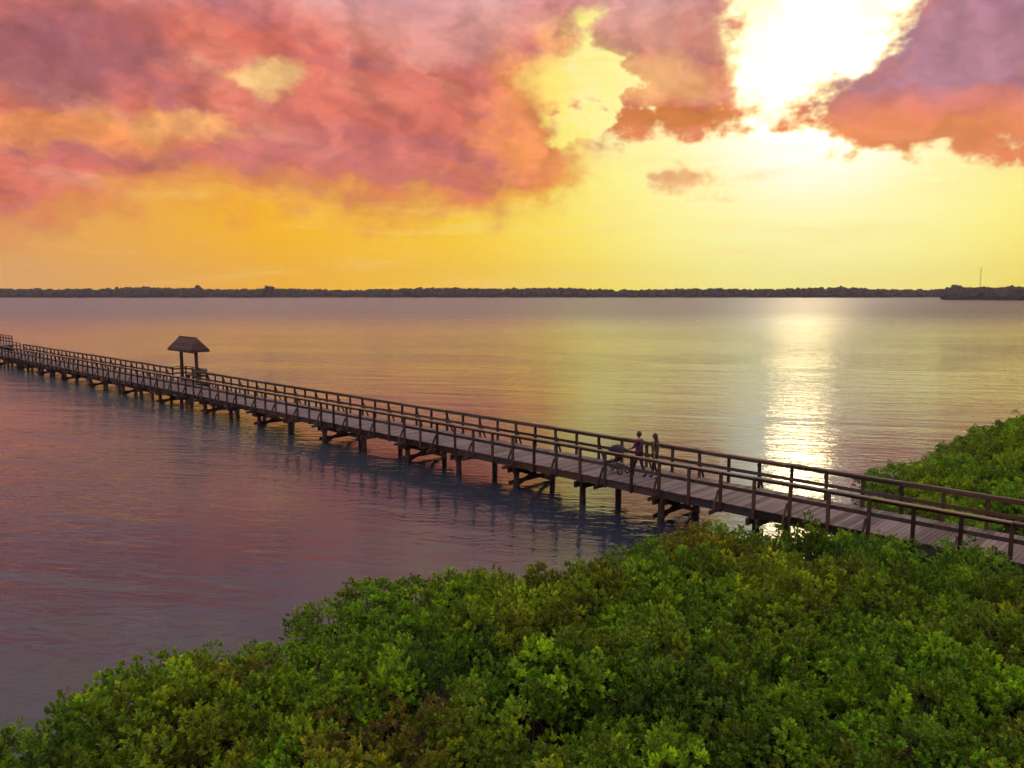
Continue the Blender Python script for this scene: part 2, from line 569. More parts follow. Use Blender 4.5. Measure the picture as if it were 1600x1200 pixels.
def build_pier():
    root = empty('pier', PO + Vector((0, 0, DROP)), PIER_RZ)
    tag(root, 'long weathered wooden pier on piles with railings reaching out over the water', 'pier')

    def part(name, me, mat, loc, rot=None):
        return link(name, me, mat, root, loc, rot)

    # piles and their caps
    bm = bmesh.new()
    add_tube(bm, [(0, 0, -1.6), (0, 0, 0.2), (0, 0, 1.06)], [0.135, 0.13, 0.115], 12)
    pile = bm_mesh(bm, 'pile', True)
    cap = box_mesh('cap_beam', (0.09, W + 0.35, 0.24))
    bm = bmesh.new()
    beam_between(bm, (0, -0.16, 0.98), (0, -(W - 0.16), 0.16), 0.05, 0.16, 0.005)
    xb1 = bm_mesh(bm, 'cross_brace')
    bm = bmesh.new()
    beam_between(bm, (0, -0.16, 0.16), (0, -(W - 0.16), 0.98), 0.05, 0.16, 0.005)
    xb2 = bm_mesh(bm, 'cross_brace')
    tie = box_mesh('cross_tie', (0.06, W + 0.1, 0.17))
    for k in range(-5, 25):
        s = 3 * BAY * k
        for v in (0.15, W - 0.15):
            part('pile', pile, 'pile_wood', (s + random.uniform(-.03, .03), -v + random.uniform(-.02, .02), 0),
                 (random.uniform(-.012, .012), random.uniform(-.012, .012), random.uniform(0, 6)))
        part('cap_beam', cap, 'weathered_wood', (s - 0.165, -W / 2, 0.955))
        part('cap_beam', cap, 'weathered_wood', (s + 0.165, -W / 2, 0.955))
        if k % 2 == 0:
            part('cross_tie', tie, 'weathered_wood', (s + 0.235, -W / 2, 0.36))
            part('cross_brace', xb1, 'weathered_wood', (s - 0.16, 0, -0.02))
            part('cross_brace', xb2, 'weathered_wood', (s + 0.16, 0, -0.02))
    # stringers, one length per three bays
    L3 = 3 * BAY
    stringer = box_mesh('stringer', (L3 - 0.006, 0.075, 0.285))
    for k in range(-5, 24):
        for v in (0.0375, 0.65, W / 2, W - 0.65, W - 0.0375):
            part('stringer', stringer, 'weathered_wood', (L3 * (k + 0.5), -v, 1.2195))
    # deck planks: single pieces where they show largest, one joined mesh beyond
    PW = 0.1445
    n_all = int((S1 - S0) * BAY / PW)
    plank = box_mesh('plank', (PW - 0.009, W + 0.10, 0.036), 0.004)
    s_first = -10.5
    far = bmesh.new()
    for i in range(n_all):
        s = S0 * BAY + (i + 0.5) * PW
        z = DECK_Z - 0.018 + random.uniform(-.003, .003)
        if s_first <= s < s_first + 300 * PW:
            part('plank', plank, 'deck_wood', (s, -W / 2 + random.uniform(-.012, .012), z), (random.uniform(-.0015, .0015), random.uniform(-.008, .008), 0))
        else:
            add_box(far, (s, -W / 2 + random.uniform(-.012, .012), z), (PW - 0.009, W + 0.10, 0.036))
    kind(part('far_planks', bm_mesh(far, 'far_planks'), 'deck_wood', (0, 0, 0)), 'stuff')
    # railings
    post = box_mesh('rail_post', (0.10, 0.095, 1.36), 0.008)
    caprail = box_mesh('cap_rail', (L3 - 0.008, 0.155, 0.042), 0.005)
    toprail = box_mesh('top_rail', (L3 - 0.008, 0.042, 0.10), 0.005)
    midrail = box_mesh('mid_rail', (L3 - 0.008, 0.042, 0.12), 0.005)
    outr = box_mesh('outrigger', (0.055, 0.80, 0.14))
    for side, v0, out in (('near', -0.05, -1), ('far', W + 0.05, 1)):
        bm = bmesh.new()
        beam_between(bm, (0, 0, 2.26 if out > 0 else 1.80), (0, -out * (0.46 if out > 0 else 0.30), 1.17), 0.048, 0.08, 0.004)
        brace = bm_mesh(bm, 'brace')
        for i in range(S0, S1 + 1):
            if side == 'far' and GAZ[0] < i < GAZ[1]:
                continue
            s = i * BAY + random.uniform(-.01, .01)
            part('rail_post', post, 'weathered_wood', (s, -v0, 1.06 + 0.68), (random.uniform(-.008, .008), random.uniform(-.008, .008), 0))
            if i % 2 == 0 and not (side == 'far' and GAZ[0] <= i <= GAZ[1]):
                part('brace', brace, 'weathered_wood', (s + 0.075, -(v0 + out * 0.03), 0))
                part('outrigger', outr, 'weathered_wood', (s + 0.075, -(v0 + out * 0.17), 1.13))
        for k in range(-5, 24):
            s = L3 * (k + 0.5)
            if side == 'far' and GAZ[0] <= 3 * k < GAZ[1]:
                continue
            z = random.uniform(-.006, .006)
            rot = (0, random.uniform(-.002, .002), 0)
            part('cap_rail', caprail, 'rail_cap_wood', (s, -v0 + 0.0, 2.441 + z), rot)
            part('top_rail', toprail, 'weathered_wood', (s, -(v0 - out * 0.07), 2.365 + z), rot)
            part('mid_rail', midrail, 'weathered_wood', (s, -(v0 - out * 0.07), 1.93 + z), rot)
    return root


build_pier()


# ------------------------------------------------------------------ roofed shelter on the far side of the pier
def build_shelter():
    sA, sB = GAZ[0] * BAY, GAZ[1] * BAY
    depth = 1.15
    root = empty('roofed_shelter', pier_pt((sA + sB) / 2, W + depth / 2, DROP), PIER_RZ)
    tag(root, 'small hip-roofed wooden shelter on two posts at the far side of the pier', 'shelter')
    hl = (sB - sA) / 2
    cs = 1.32

    def part(name, bm_or_me, mat, smooth=False):
        me = bm_or_me if isinstance(bm_or_me, bpy.types.Mesh) else bm_mesh(bm_or_me, name, smooth)
        return link(name, me, mat, root)

    # platform
    n = int(2 * hl / 0.145)
    for i in range(n):
        s = -hl + (i + 0.5) * 2 * hl / n
        bm = bmesh.new()
        add_box(bm, (s, 0.0, DECK_Z - 0.02), (2 * hl / n - 0.008, depth - 0.12, 0.036))
        part('plank', bm, 'deck_wood')
    for y in (-depth / 2 + 0.05, depth / 2 - 0.2):
        bm = bmesh.new()
        add_box(bm, (0, y, 1.23), (2 * hl, 0.07, 0.27))
        part('stringer', bm, 'weathered_wood')
    for s in (-hl + 0.2, hl - 0.2):
        bm = bmesh.new()
        add_tube(bm, [(s, -depth / 2 + 0.2, -1.5), (s, -depth / 2 + 0.2, 1.1)], [0.12, 0.11], 10)
        part('pile', bm, 'pile_wood', True)
    # posts carry the roof
    for s in (-cs, cs):
        bm = bmesh.new()
        add_box(bm, (s, 0.0, 1.4 + 1.26), (0.20, 0.20, 2.5), None, 0.012)
        part('post', bm, 'weathered_wood')
    # roof: hip with thickness, courses of shingles
    L, Wd, zt, ze = 4.1, 1.5, 4.86, 3.92
    rl = 1.45
    bm = bmesh.new()

    def hip(z_off, sh):
        e = [(-L / 2 + sh, -Wd / 2 + sh, ze + z_off), (L / 2 - sh, -Wd / 2 + sh, ze + z_off), (L / 2 - sh, Wd / 2 - sh, ze + z_off), (-L / 2 + sh, Wd / 2 - sh, ze + z_off)]
        r = [(-rl, 0, zt + z_off), (rl, 0, zt + z_off)]
        return [bm.verts.new(p) for p in e], [bm.verts.new(p) for p in r]

    e1, r1 = hip(0, 0)
    e0, r0 = hip(-0.12, 0.0)
    for a, q in ((e1, r1), (e0[::-1], None)):
        if q:
            bm.faces.new((a[0], a[1], q[1], q[0]))
            bm.faces.new((a[1], a[2], q[1]))
            bm.faces.new((a[2], a[3], q[0], q[1]))
            bm.faces.new((a[3], a[0], q[0]))
    bm.faces.new((e0[3], e0[2], e0[1], e0[0]))
    for v in r0:
        bm.verts.remove(v)
    for k in range(4):
        bm.faces.new((e0[k], e0[(k + 1) % 4], e1[(k + 1) % 4], e1[k]))
    roof = part('roof', bm, 'roof_shingle')
    # shingle courses standing proud
    for c in range(6):
        f0, f1 = c / 6, (c + 1) / 6 + 0.02
        bm = bmesh.new()

        def ring(f, off):
            hx, hy = L / 2 + (rl - L / 2) * f, Wd / 2 * (1 - f)
            z = ze + (zt - ze) * f + off
            return [(-hx - .02, -hy - .02, z), (hx + .02, -hy - .02, z), (hx + .02, hy + .02, z), (-hx - .02, hy + .02, z)]
        a = [bm.verts.new(p) for p in ring(f0, 0.035)]
        d = [bm.verts.new(p) for p in ring(f0, 0.008)]
        q = [bm.verts.new(p) for p in ring(min(f1, 1.0), 0.012)]
        for k in range(4):
            bm.faces.new((a[k], a[(k + 1) % 4], q[(k + 1) % 4], q[k]))
            bm.faces.new((d[k], d[(k + 1) % 4], a[(k + 1) % 4], a[k]))
        o = link('shingle_course', bm_mesh(bm, 'shingle_course'), 'roof_shingle', roof)
    bm = bmesh.new()
    add_box(bm, (0, 0, zt + 0.03), (2 * rl + 0.1, 0.16, 0.05), None, 0.01)
    link('ridge_cap', bm_mesh(bm, 'ridge_cap'), 'roof_shingle', roof)
    bm = bmesh.new()
    add_box(bm, (0, 0, 3.74), (2 * cs + 0.3, 0.14, 0.18), None, 0.006)
    part('roof_beam', bm, 'weathered_wood')
    # back and side railings of the bump-out
    yb = -depth / 2 + 0.06
    for s in (-hl, -hl / 3, hl / 3, hl):
        bm = bmesh.new()
        add_box(bm, (s, yb, 1.74), (0.095, 0.095, 1.36), None, 0.006)
        part('rail_post', bm, 'weathered_wood')
    for z, hgt, wd in ((2.46, 0.042, 0.15), (2.30, 0.11, 0.04), (1.95, 0.11, 0.04)):
        bm = bmesh.new()
        add_box(bm, (0, yb, z), (2 * hl + 0.1, wd, hgt))
        part('back_rail', bm, 'weathered_wood')
        for s in (-hl, hl):
            bm = bmesh.new()
            add_box(bm, (s, 0.05, z + 0.004), (wd * 0.98, depth - 0.1, hgt))
            part('side_rail', bm, 'weathered_wood')
    # bench between the posts
    for y in (-0.14, 0.02):
        bm = bmesh.new()
        add_box(bm, (0, y - 0.22, 1.86), (2.1, 0.14, 0.04))
        part('bench_slat', bm, 'weathered_wood')
    for s in (-0.85, 0.85):
        bm = bmesh.new()
        add_box(bm, (s, -0.28, 1.62), (0.08, 0.26, 0.44))
        part('bench_leg', bm, 'weathered_wood')


build_shelter()


# ------------------------------------------------------------------ raised lookout at the far end
def build_lookout():
    sA = S1 * BAY
    root = empty('lookout_platform', pier_pt(sA + 5, W / 2, DROP), PIER_RZ)
    tag(root, 'raised wooden lookout platform with board sides at the far left end of the pier', 'platform')

    def part(name, bm, mat):
        return link(name, bm_mesh(bm, name), mat, root)

    w2 = W / 2 + 0.12
    # lower landing with board sides, then the raised deck
    for (x0, x1, zd) in ((-5.0, -1.8, 1.42), (-1.8, 7.0, 2.12)):
        n = int((x1 - x0) / 0.29)
        for i in range(n):
            bm = bmesh.new()
            add_box(bm, (x0 + (i + .5) * (x1 - x0) / n, 0, zd - 0.03), ((x1 - x0) / n - 0.012, 2 * w2, 0.05))
            part('plank', bm, 'deck_wood')
        for y in (-w2 + 0.02, w2 - 0.02):
            for j in range(3):
                bm = bmesh.new()
                add_box(bm, ((x0 + x1) / 2, y, zd - 0.20 - j * 0.235), (x1 - x0 - 0.01, 0.05, 0.225))
                part('fascia_board', bm, 'weathered_wood')
        for y in (-w2 + 0.06, w2 - 0.06):
            m = max(2, int((x1 - x0) / 1.25))
            for i in range(m + 1):
                bm = bmesh.new()
                add_box(bm, (x0 + 0.08 + i * (x1 - x0 - 0.16) / m, y, zd + 0.5), (0.1, 0.1, 1.08))
                part('rail_post', bm, 'weathered_wood')
            for z, hh in ((1.06, 0.07), (0.72, 0.12), (0.36, 0.12)):
                bm = bmesh.new()
                add_box(bm, ((x0 + x1) / 2, y + (0.06 if y < 0 else -0.06), zd + z), (x1 - x0, 0.05, hh))
                part('rail', bm, 'weathered_wood')
    for x in (-4.7, -1.9, 1.4, 4.7, 6.8):
        for y in (-w2 + 0.25, w2 - 0.25):
            bm = bmesh.new()
            add_tube(bm, [(x, y, -1.5), (x, y, 1.3)], [0.14, 0.12], 10)
            part('pile', bm, 'pile_wood')


build_lookout()


# ------------------------------------------------------------------ mangrove shore
def in_poly(p, poly):
    x, y = p
    c = False
    j = len(poly) - 1
    for i in range(len(poly)):
        xi, yi = poly[i]
        xj, yj = poly[j]
        if (yi > y) != (yj > y) and x < (xj - xi) * (y - yi) / (yj - yi) + xi:
            c = not c
        j = i
    return c


def seg_dist(p, a, b2):
    p, a, b2 = Vector(p), Vector(a), Vector(b2)
    d = b2 - a
    t = max(0, min(1, (p - a).dot(d) / max(d.length_squared, 1e-9)))
    return (p - a - d * t).length


def edge_dist(p, line):
    return min(seg_dist(p, a, b2) for a, b2 in zip(line, line[1:]))


def xy(v):
    return (v.x, v.y)


# edge of the near thicket on the water, read off on the crown tops (about 1.2 m up)
near_edge = [xy(on_plane(x, y, 0.98)) for x, y in
             ((-260, 1230), (-90, 1165), (0, 1130), (100, 1085), (180, 1052), (330, 1020), (440, 985), (500, 940), (545, 912), (640, 900),
              (740, 888), (830, 896), (900, 880), (960, 850), (1060, 828), (1160, 826), (1262, 822))]
pn0, pn1 = xy(pier_pt(-5.6, -0.5)), xy(pier_pt(-24, -0.5))
near_poly = near_edge + [pn0, pn1, (30, 3.0), (-9, 3.0)]
# point of land beyond the pier
far_edge = [xy(pier_pt(-6.4, W + 0.9))] + [xy(on_plane(x, y, 0.7)) for x, y in
            ((1352, 742), (1400, 735), (1455, 722), (1462, 700), (1490, 682), (1545, 666), (1600, 656), (1680, 640), (1800, 628))]
far_poly = far_edge + [(58, 30), (40, 4), xy(pier_pt(-24, W + 0.9))]


def build_bank(name, poly, inset_line):
    bm = bmesh.new()
    c = Vector((sum(p[0] for p in poly) / len(poly), sum(p[1] for p in poly) / len(poly), 0))
    top, low = [], []
    for i, p in enumerate(poly):
        q = Vector((p[0], p[1], 0))
        d = (c - q).normalized()
        top.append(bm.verts.new((q + d * 0.9) + Vector((0, 0, 0.16 + random.uniform(-.05, .06)))))
        low.append(bm.verts.new((q + d * 0.2) + Vector((0, 0, -0.25))))
    bmesh.ops.triangle_fill(bm, edges=[bm.edges.new((top[i], top[(i + 1) % len(top)])) for i in range(len(top))], use_beauty=True)
    for i in range(len(top)):
        j = (i + 1) % len(top)
        bm.faces.new((low[i], low[j], top[j], top[i]))
    bmesh.ops.recalc_face_normals(bm, faces=bm.faces)
    o = link(name, bm_mesh(bm, name), 'mud')
    kind(o, 'structure')


build_bank('shore_ground', near_poly, near_edge)
build_bank('shore_ground', far_poly, far_edge)


def shrub_mesh(seed, n_lobes, rad, hgt, leaf=0.115):
    r = np.random.default_rng(seed)
    pos, tang, nor, siz, tin = [], [], [], [], []
    lobes = []
    for k in range(n_lobes):
        a = r.uniform(0, 2 * math.pi)
        rr = rad * math.sqrt(r.uniform(0, 1)) * 0.92
        top = hgt * (1 - 0.26 * (rr / rad) ** 2) + r.normal(0, 0.21)
        low = k > n_lobes * 0.62
        z = top - 0.18 if not low else r.uniform(0.35, 0.8) * top
        if low:
            rr = rad * r.uniform(0.55, 1.0)
        lr = r.uniform(0.12, 0.28)
        lobes.append((rr * math.cos(a), rr * math.sin(a), z, lr))
        n_tip = int(7 + 265 * lr * lr)
        lt = r.normal(0, 0.17)
        for _ in range(n_tip):
            u = r.normal(size=3)
            u[2] = abs(u[2]) * 1.2 - 0.2
            u /= np.linalg.norm(u)
            c = np.array([rr * math.cos(a), rr * math.sin(a), z]) + u * lr * r.uniform(0.55, 1.08) * np.array([1, 1, 1.4])
            ax = u + np.array([0, 0, 0.9]) + r.normal(0, 0.18, 3)
            ax /= np.linalg.norm(ax)
            e1 = np.cross(ax, [0.3, 0.9, 0.1])
            e1 /= np.linalg.norm(e1)
            e2 = np.cross(ax, e1)
            nl = r.integers(7, 11)
            tt = lt + r.normal(0, 0.13)
            ph = r.uniform(0, 6.28)
            for q in range(nl):
                th = ph + q * 2.4
                tilt = 0.15 + 0.85 * (q / nl) + r.normal(0, 0.12)
                rad_v = e1 * math.cos(th) + e2 * math.sin(th)
                tg = ax * math.cos(tilt) + rad_v * math.sin(tilt)
                nn = -ax * math.sin(tilt) * -1 + rad_v * -math.cos(tilt)
                pos.append(c - ax * 0.07 * (q / nl))
                tang.append(tg)
                nor.append(nn)
                siz.append(leaf * r.uniform(0.62, 1.3))
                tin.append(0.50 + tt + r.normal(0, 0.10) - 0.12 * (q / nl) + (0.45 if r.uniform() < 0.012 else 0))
    P, T, N = np.array(pos), np.array(tang), np.array(nor)
    S = np.array(siz)[:, None]
    tin = np.clip(np.array(tin), 0, 1)
    Bn = np.cross(T, N)
    Bn /= np.linalg.norm(Bn, axis=1)[:, None]
    w = 0.27
    V = np.stack([P, P + T * S * 0.55 - Bn * S * w + N * S * 0.10, P + T * S * 0.50, P + T * S * 0.55 + Bn * S * w + N * S * 0.10,
                  P + T * S - N * S * 0.08], axis=1)
    n = len(P)
    tri = np.array([[0, 2, 1], [0, 3, 2], [1, 2, 4], [2, 3, 4]])
    Fc = (np.arange(n)[:, None, None] * 5 + tri[None]).reshape(-1, 3)
    me = bpy.data.meshes.new('crown')
    me.vertices.add(n * 5)
    me.vertices.foreach_set('co', V.reshape(-1).astype(np.float32))
    me.loops.add(len(Fc) * 3)
    me.loops.foreach_set('vertex_index', Fc.reshape(-1).astype(np.int32))
    me.polygons.add(len(Fc))
    me.polygons.foreach_set('loop_start', (np.arange(len(Fc)) * 3).astype(np.int32))
    me.polygons.foreach_set('loop_total', np.full(len(Fc), 3, np.int32))
    me.update(calc_edges=True)
    at = me.attributes.new('tint', 'FLOAT', 'POINT')
    at.data.foreach_set('value', np.repeat(tin, 5).astype(np.float32))
    me.materials.append(MATS['leaf'])
    # stems to the lobes
    bm = bmesh.new()
    for k in range(0, len(lobes), 2):
        x, y, z, lr = lobes[k]
        bx, by = x * 0.25 + r.uniform(-.1, .1), y * 0.25 + r.uniform(-.1, .1)
        add_tube(bm, [(bx, by, -0.1), (bx * .4 + x * .45, by * .4 + y * .45, z * 0.5), (x, y, z)], [0.028, 0.018, 0.008], 5, False)
    st = bm_mesh(bm, 'stem', True)
    st.materials.append(MATS['bark'])
    return me, st


VARIANTS = [shrub_mesh(101 + i, 54 + 4 * (i % 3), 1.15 + 0.1 * (i % 3), 1.44 + 0.08 * (i % 4), 0.084) for i in range(8)]

TONES = {'bright green': (0.235, 0.370, 0.022), 'mid green': (0.175, 0.285, 0.020), 'dark green': (0.095, 0.180, 0.020),
         'olive': (0.215, 0.250, 0.022), 'brownish': (0.175, 0.160, 0.030)}


def plant_shrubs(poly, water_line, pier_v, spacing, zone):
    pts = []
    xs = [p[0] for p in poly]
    ys = [p[1] for p in poly]
    x0, x1, y0, y1 = min(xs), max(xs), min(ys), max(ys)
    for _ in range(9000):
        p = (random.uniform(x0, x1), random.uniform(y0, y1))
        if not in_poly(p, poly):
            continue
        e = edge_dist(p, water_line)
        if e < (0.55 if zone == 'near' else 0.25):
            continue
        sp = spacing if e > 1.6 else spacing * 0.8
        if any((p[0] - q[0]) ** 2 + (p[1] - q[1]) ** 2 < sp * sp for q in pts):
            continue
        # keep what the camera or a step to the side could see
        if p[1] < 0 or abs(p[0]) > 0.72 * p[1] + 5.5:
            continue
        pts.append((p[0], p[1], e))
    for (x, y, e) in pts:
        me, st = VARIANTS[random.randrange(8)]
        sv = (Vector((x, y, 0)) - PO)
        s, v = sv.dot(DIR), sv.dot(NRM)
        near_pier = -2.2 < v < W + 2.2
        k = random.uniform(0.88, 1.12)
        zk = random.uniform(0.85, 1.06)
        if e < 1.5:
            k *= 0.80
        zk *= min(1.0, 0.58 + 0.15 * e)
        if near_pier:
            zk *= 0.88
        t = random.random()
        tone = 'bright green' if t < .38 else 'mid green' if t < .70 else 'dark green' if t < .80 else 'olive' if t < .97 else 'brownish'
        if zone == 'far':
            tone = 'bright green' if t < .6 else 'mid green'
        root = empty('mangrove_shrub', (x, y, 0.12), random.uniform(0, 6.28))
        root.scale = (k, k, k * zk)
        base = TONES[tone]
        c = link('crown', me, None, root)
        c.color = (base[0] * random.uniform(.85, 1.15), base[1] * random.uniform(.88, 1.12), base[2], 1)
        link('stem', st, None, root)
        if zone == 'far':
            lab, grp = f'{tone} leafy mangrove shrub on the point of land beyond the pier', f'{tone} shrubs beyond the pier'
        elif near_pier:
            lab, grp = f'{tone} leafy mangrove shrub growing right against the near railing of the pier', f'{tone} shrubs against the pier'
        elif e < 1.7:
            lab, grp = f"{tone} leafy mangrove shrub at the water's edge of the foreground thicket", f'{tone} shrubs along the near water edge'
        else:
            lab, grp = f'{tone} leafy mangrove shrub in the middle of the foreground thicket', f'{tone} shrubs inside the foreground thicket'
        tag(root, lab, 'shrub', grp)
    print('shrubs', zone, len(pts))


plant_shrubs(near_poly, near_edge, 0, 1.22, 'near')
plant_shrubs(far_poly, far_edge, W, 1.45, 'far')


# ------------------------------------------------------------------ people on the pier
def uv_ball(bm, c, rx, ry, rz, nu=12, nv=9, rot=None):
    r = bmesh.ops.create_uvsphere(bm, u_segments=nu, v_segments=nv, radius=1.0)
    M = Matrix.Translation(c) @ (rot.to_4x4() if rot else Matrix()) @ Matrix.Diagonal((rx, ry, rz, 1))
    bmesh.ops.transform(bm, matrix=M, verts=r['verts'])
    return r['verts']


def skin_body(joints, edges, root_i, mats, classify):
    """one continuous surface grown round a skeleton"""
    me = bpy.data.meshes.new('body')
    me.from_pydata([j[0] for j in joints], edges, [])
    o = bpy.data.objects.new('body_tmp', me)
    COL.objects.link(o)
    md = o.modifiers.new('skin', 'SKIN')
    md.use_smooth_shade = True
    for i, j in enumerate(joints):
        rr = j[1] if isinstance(j[1], tuple) else (j[1], j[1])
        me.skin_vertices[0].data[i].radius = rr
        me.skin_vertices[0].data[i].use_root = (i == root_i)
    sub = o.modifiers.new('sub', 'SUBSURF')
    sub.levels = 2
    sub.render_levels = 2
    dg = bpy.context.evaluated_depsgraph_get()
    dg.update()
    out = bpy.data.meshes.new_from_object(o.evaluated_get(dg))
    bpy.data.objects.remove(o)
    out.materials.clear()
    for m in mats:
        out.materials.append(MATS[m])
    for p in out.polygons:
        p.material_index = classify(p.center)
        p.use_smooth = True
    return out


def build_person(loc, rz, arms, stride, shirt, label, hair_long, height=1.72):
    """faces local +X; arms: 'push' or 'swing'"""
    k = height / 1.74
    J, E_ = [], []

    def add(p, r, parent=None):
        J.append((Vector(p) * k, tuple(a * k for a in r) if isinstance(r, tuple) else r * k))
        if parent is not None:
            E_.append((parent, len(J) - 1))
        return len(J) - 1

    pel = add((0, 0, 0.93), (0.17, 0.125))
    wst = add((0.0, 0, 1.08), (0.155, 0.11), pel)
    chs = add((0.01, 0, 1.28), (0.185, 0.12), wst)
    shl = add((0.0, 0, 1.41), (0.13, 0.075), chs)
    nck = add((0.01, 0, 1.48), 0.052, shl)
    hd0 = add((0.02, 0, 1.55), 0.062, nck)
    hands = []
    for sd in (-1, 1):
        sh = add((0, sd * 0.185, 1.40), 0.055, shl)
        if arms == 'push':
            el = add((0.08, sd * 0.25, 1.15), 0.043, sh)
            wr = add((0.32, sd * 0.20, 1.07), 0.030, el)
            hd = add((0.39, sd * 0.19, 1.06), (0.036, 0.022), wr)
        else:
            ph = 1 if sd * stride > 0 else -1
            el = add((-0.05 + 0.05 * ph, sd * 0.24, 1.13), 0.043, sh)
            wr = add((0.03 + 0.14 * ph, sd * 0.25, 0.91), 0.030, el)
            hd = add((0.05 + 0.17 * ph, sd * 0.25, 0.84), (0.036, 0.022), wr)
        hands.append((J[wr][0], J[hd][0], sd))
        st = sd * stride
        hip = add((0, sd * 0.095, 0.86), 0.092, pel)
        kn = add((0.05 + 0.13 * st, sd * 0.095, 0.48), 0.062, hip)
        an = add((-0.02 + 0.26 * st if st > 0 else -0.05 + 0.26 * st, sd * 0.095, 0.09 + (0.05 if st < 0 else 0)), 0.042, kn)
        heel = add((J[an][0].x / k + 0.02, sd * 0.095, 0.045 + (0.03 if st < 0 else 0)), 0.044, an)
        add((J[heel][0].x / k + 0.15, sd * 0.10, 0.035), (0.045, 0.028), heel)

    def cls(c):
        z = c.z / k
        if z < 0.085:
            return 3
        if z < 0.96 and not (abs(c.y) > 0.19 * k):
            return 2
        if z > 1.455:
            return 0
        r = math.hypot(c.x, c.y)
        if arms == 'push' and c.x > 0.14 * k and z < 1.2:
            return 0
        if arms != 'push' and abs(c.y) > 0.19 * k and z < 1.12:
            return 0
        return 1

    me = skin_body(J, E_, 0, ['skin', shirt, 'trousers_dark', 'shoe'], cls)
    # head, face and hands fused into the same mesh
    bm = bmesh.new()
    bm.from_mesh(me)
    nf = len(bm.faces)
    hc = Vector((0.03, 0, 1.63)) * k
    vs = uv_ball(bm, hc, 0.096 * k, 0.076 * k, 0.118 * k, 16, 12)
    for v in vs:                                   # chin forward and narrow, brow flatter
        t = (v.co.z - hc.z) / (0.118 * k)
        if t < 0:
            v.co.y *= 1 + 0.28 * t
            v.co.x += -0.012 * t * k
    uv_ball(bm, hc + Vector((0.098, 0, -0.012)) * k, 0.020 * k, 0.013 * k, 0.024 * k, 8, 6)        # nose
    for sd in (-1, 1):
        uv_ball(bm, hc + Vector((0.0, sd * 0.078, -0.01)) * k, 0.020 * k, 0.010 * k, 0.030 * k, 8, 6)   # ears
    for wr, hd, sd in hands:
        ax = (hd - wr).normalized()
        up = Vector((0, sd, 0)) if arms != 'push' else Vector((0, 0, 1))
        side = ax.cross(up).normalized()
        for q in range(4):
            b0 = hd + side * (q - 1.5) * 0.018 * k
            ln = (0.070, 0.080, 0.075, 0.060)[q] * k
            add_tube(bm, [b0, b0 + ax * ln * .5, b0 + ax * ln * .8 - up * 0.25 * ln, b0 + ax * ln * .85 - up * 0.6 * ln],
                     [0.0095 * k, 0.009 * k, 0.008 * k, 0.006 * k], 6)
        b0 = (wr + hd) / 2 + side * 0.03 * k
        add_tube(bm, [b0, b0 + side * 0.03 * k + ax * 0.03 * k, b0 + side * 0.03 * k + ax * 0.06 * k], [0.011 * k, 0.010 * k, 0.007 * k], 6)
    bm.faces.ensure_lookup_table()
    for f in bm.faces[nf:]:
        f.material_index = 0
        f.smooth = True
    bm.to_mesh(me)
    bm.free()
    root = empty('person', loc, rz)
    tag(root, label, 'person')
    link('body', me, None, root)
    # hair
    bm = bmesh.new()
    uv_ball(bm, hc + Vector((-0.018, 0, 0.022)) * k, 0.098 * k, 0.086 * k, 0.112 * k, 16, 12)
    if hair_long:
        uv_ball(bm, hc + Vector((-0.075, 0, -0.16)) * k, 0.055 * k, 0.098 * k, 0.24 * k, 14, 12)
    bmesh.ops.delete(bm, geom=[v for v in bm.verts if v.co.x > hc.x + 0.055 * k and v.co.z < hc.z + 0.06 * k], context='VERTS')
    for v in bm.verts:
        v.co += Vector((random.uniform(-1, 1), random.uniform(-1, 1), random.uniform(-1, 1))) * 0.004
    link('hair', bm_mesh(bm, 'hair', True), 'hair_dark', root)
    return root


P1 = on_plane(998, 745.5, DECK_Z + DROP)
P2 = on_plane(1023, 747.5, DECK_Z + DROP)
build_person(P1, PIER_RZ, 'push', 0.8, 'shirt_plum', 'person in a plum shirt with short dark hair pushing a stroller along the pier', False, 1.76)
build_person(P2, PIER_RZ + 0.06, 'swing', -0.7, 'shirt_olive', 'person with long dark hair in olive top walking behind the stroller pusher', True, 1.72)


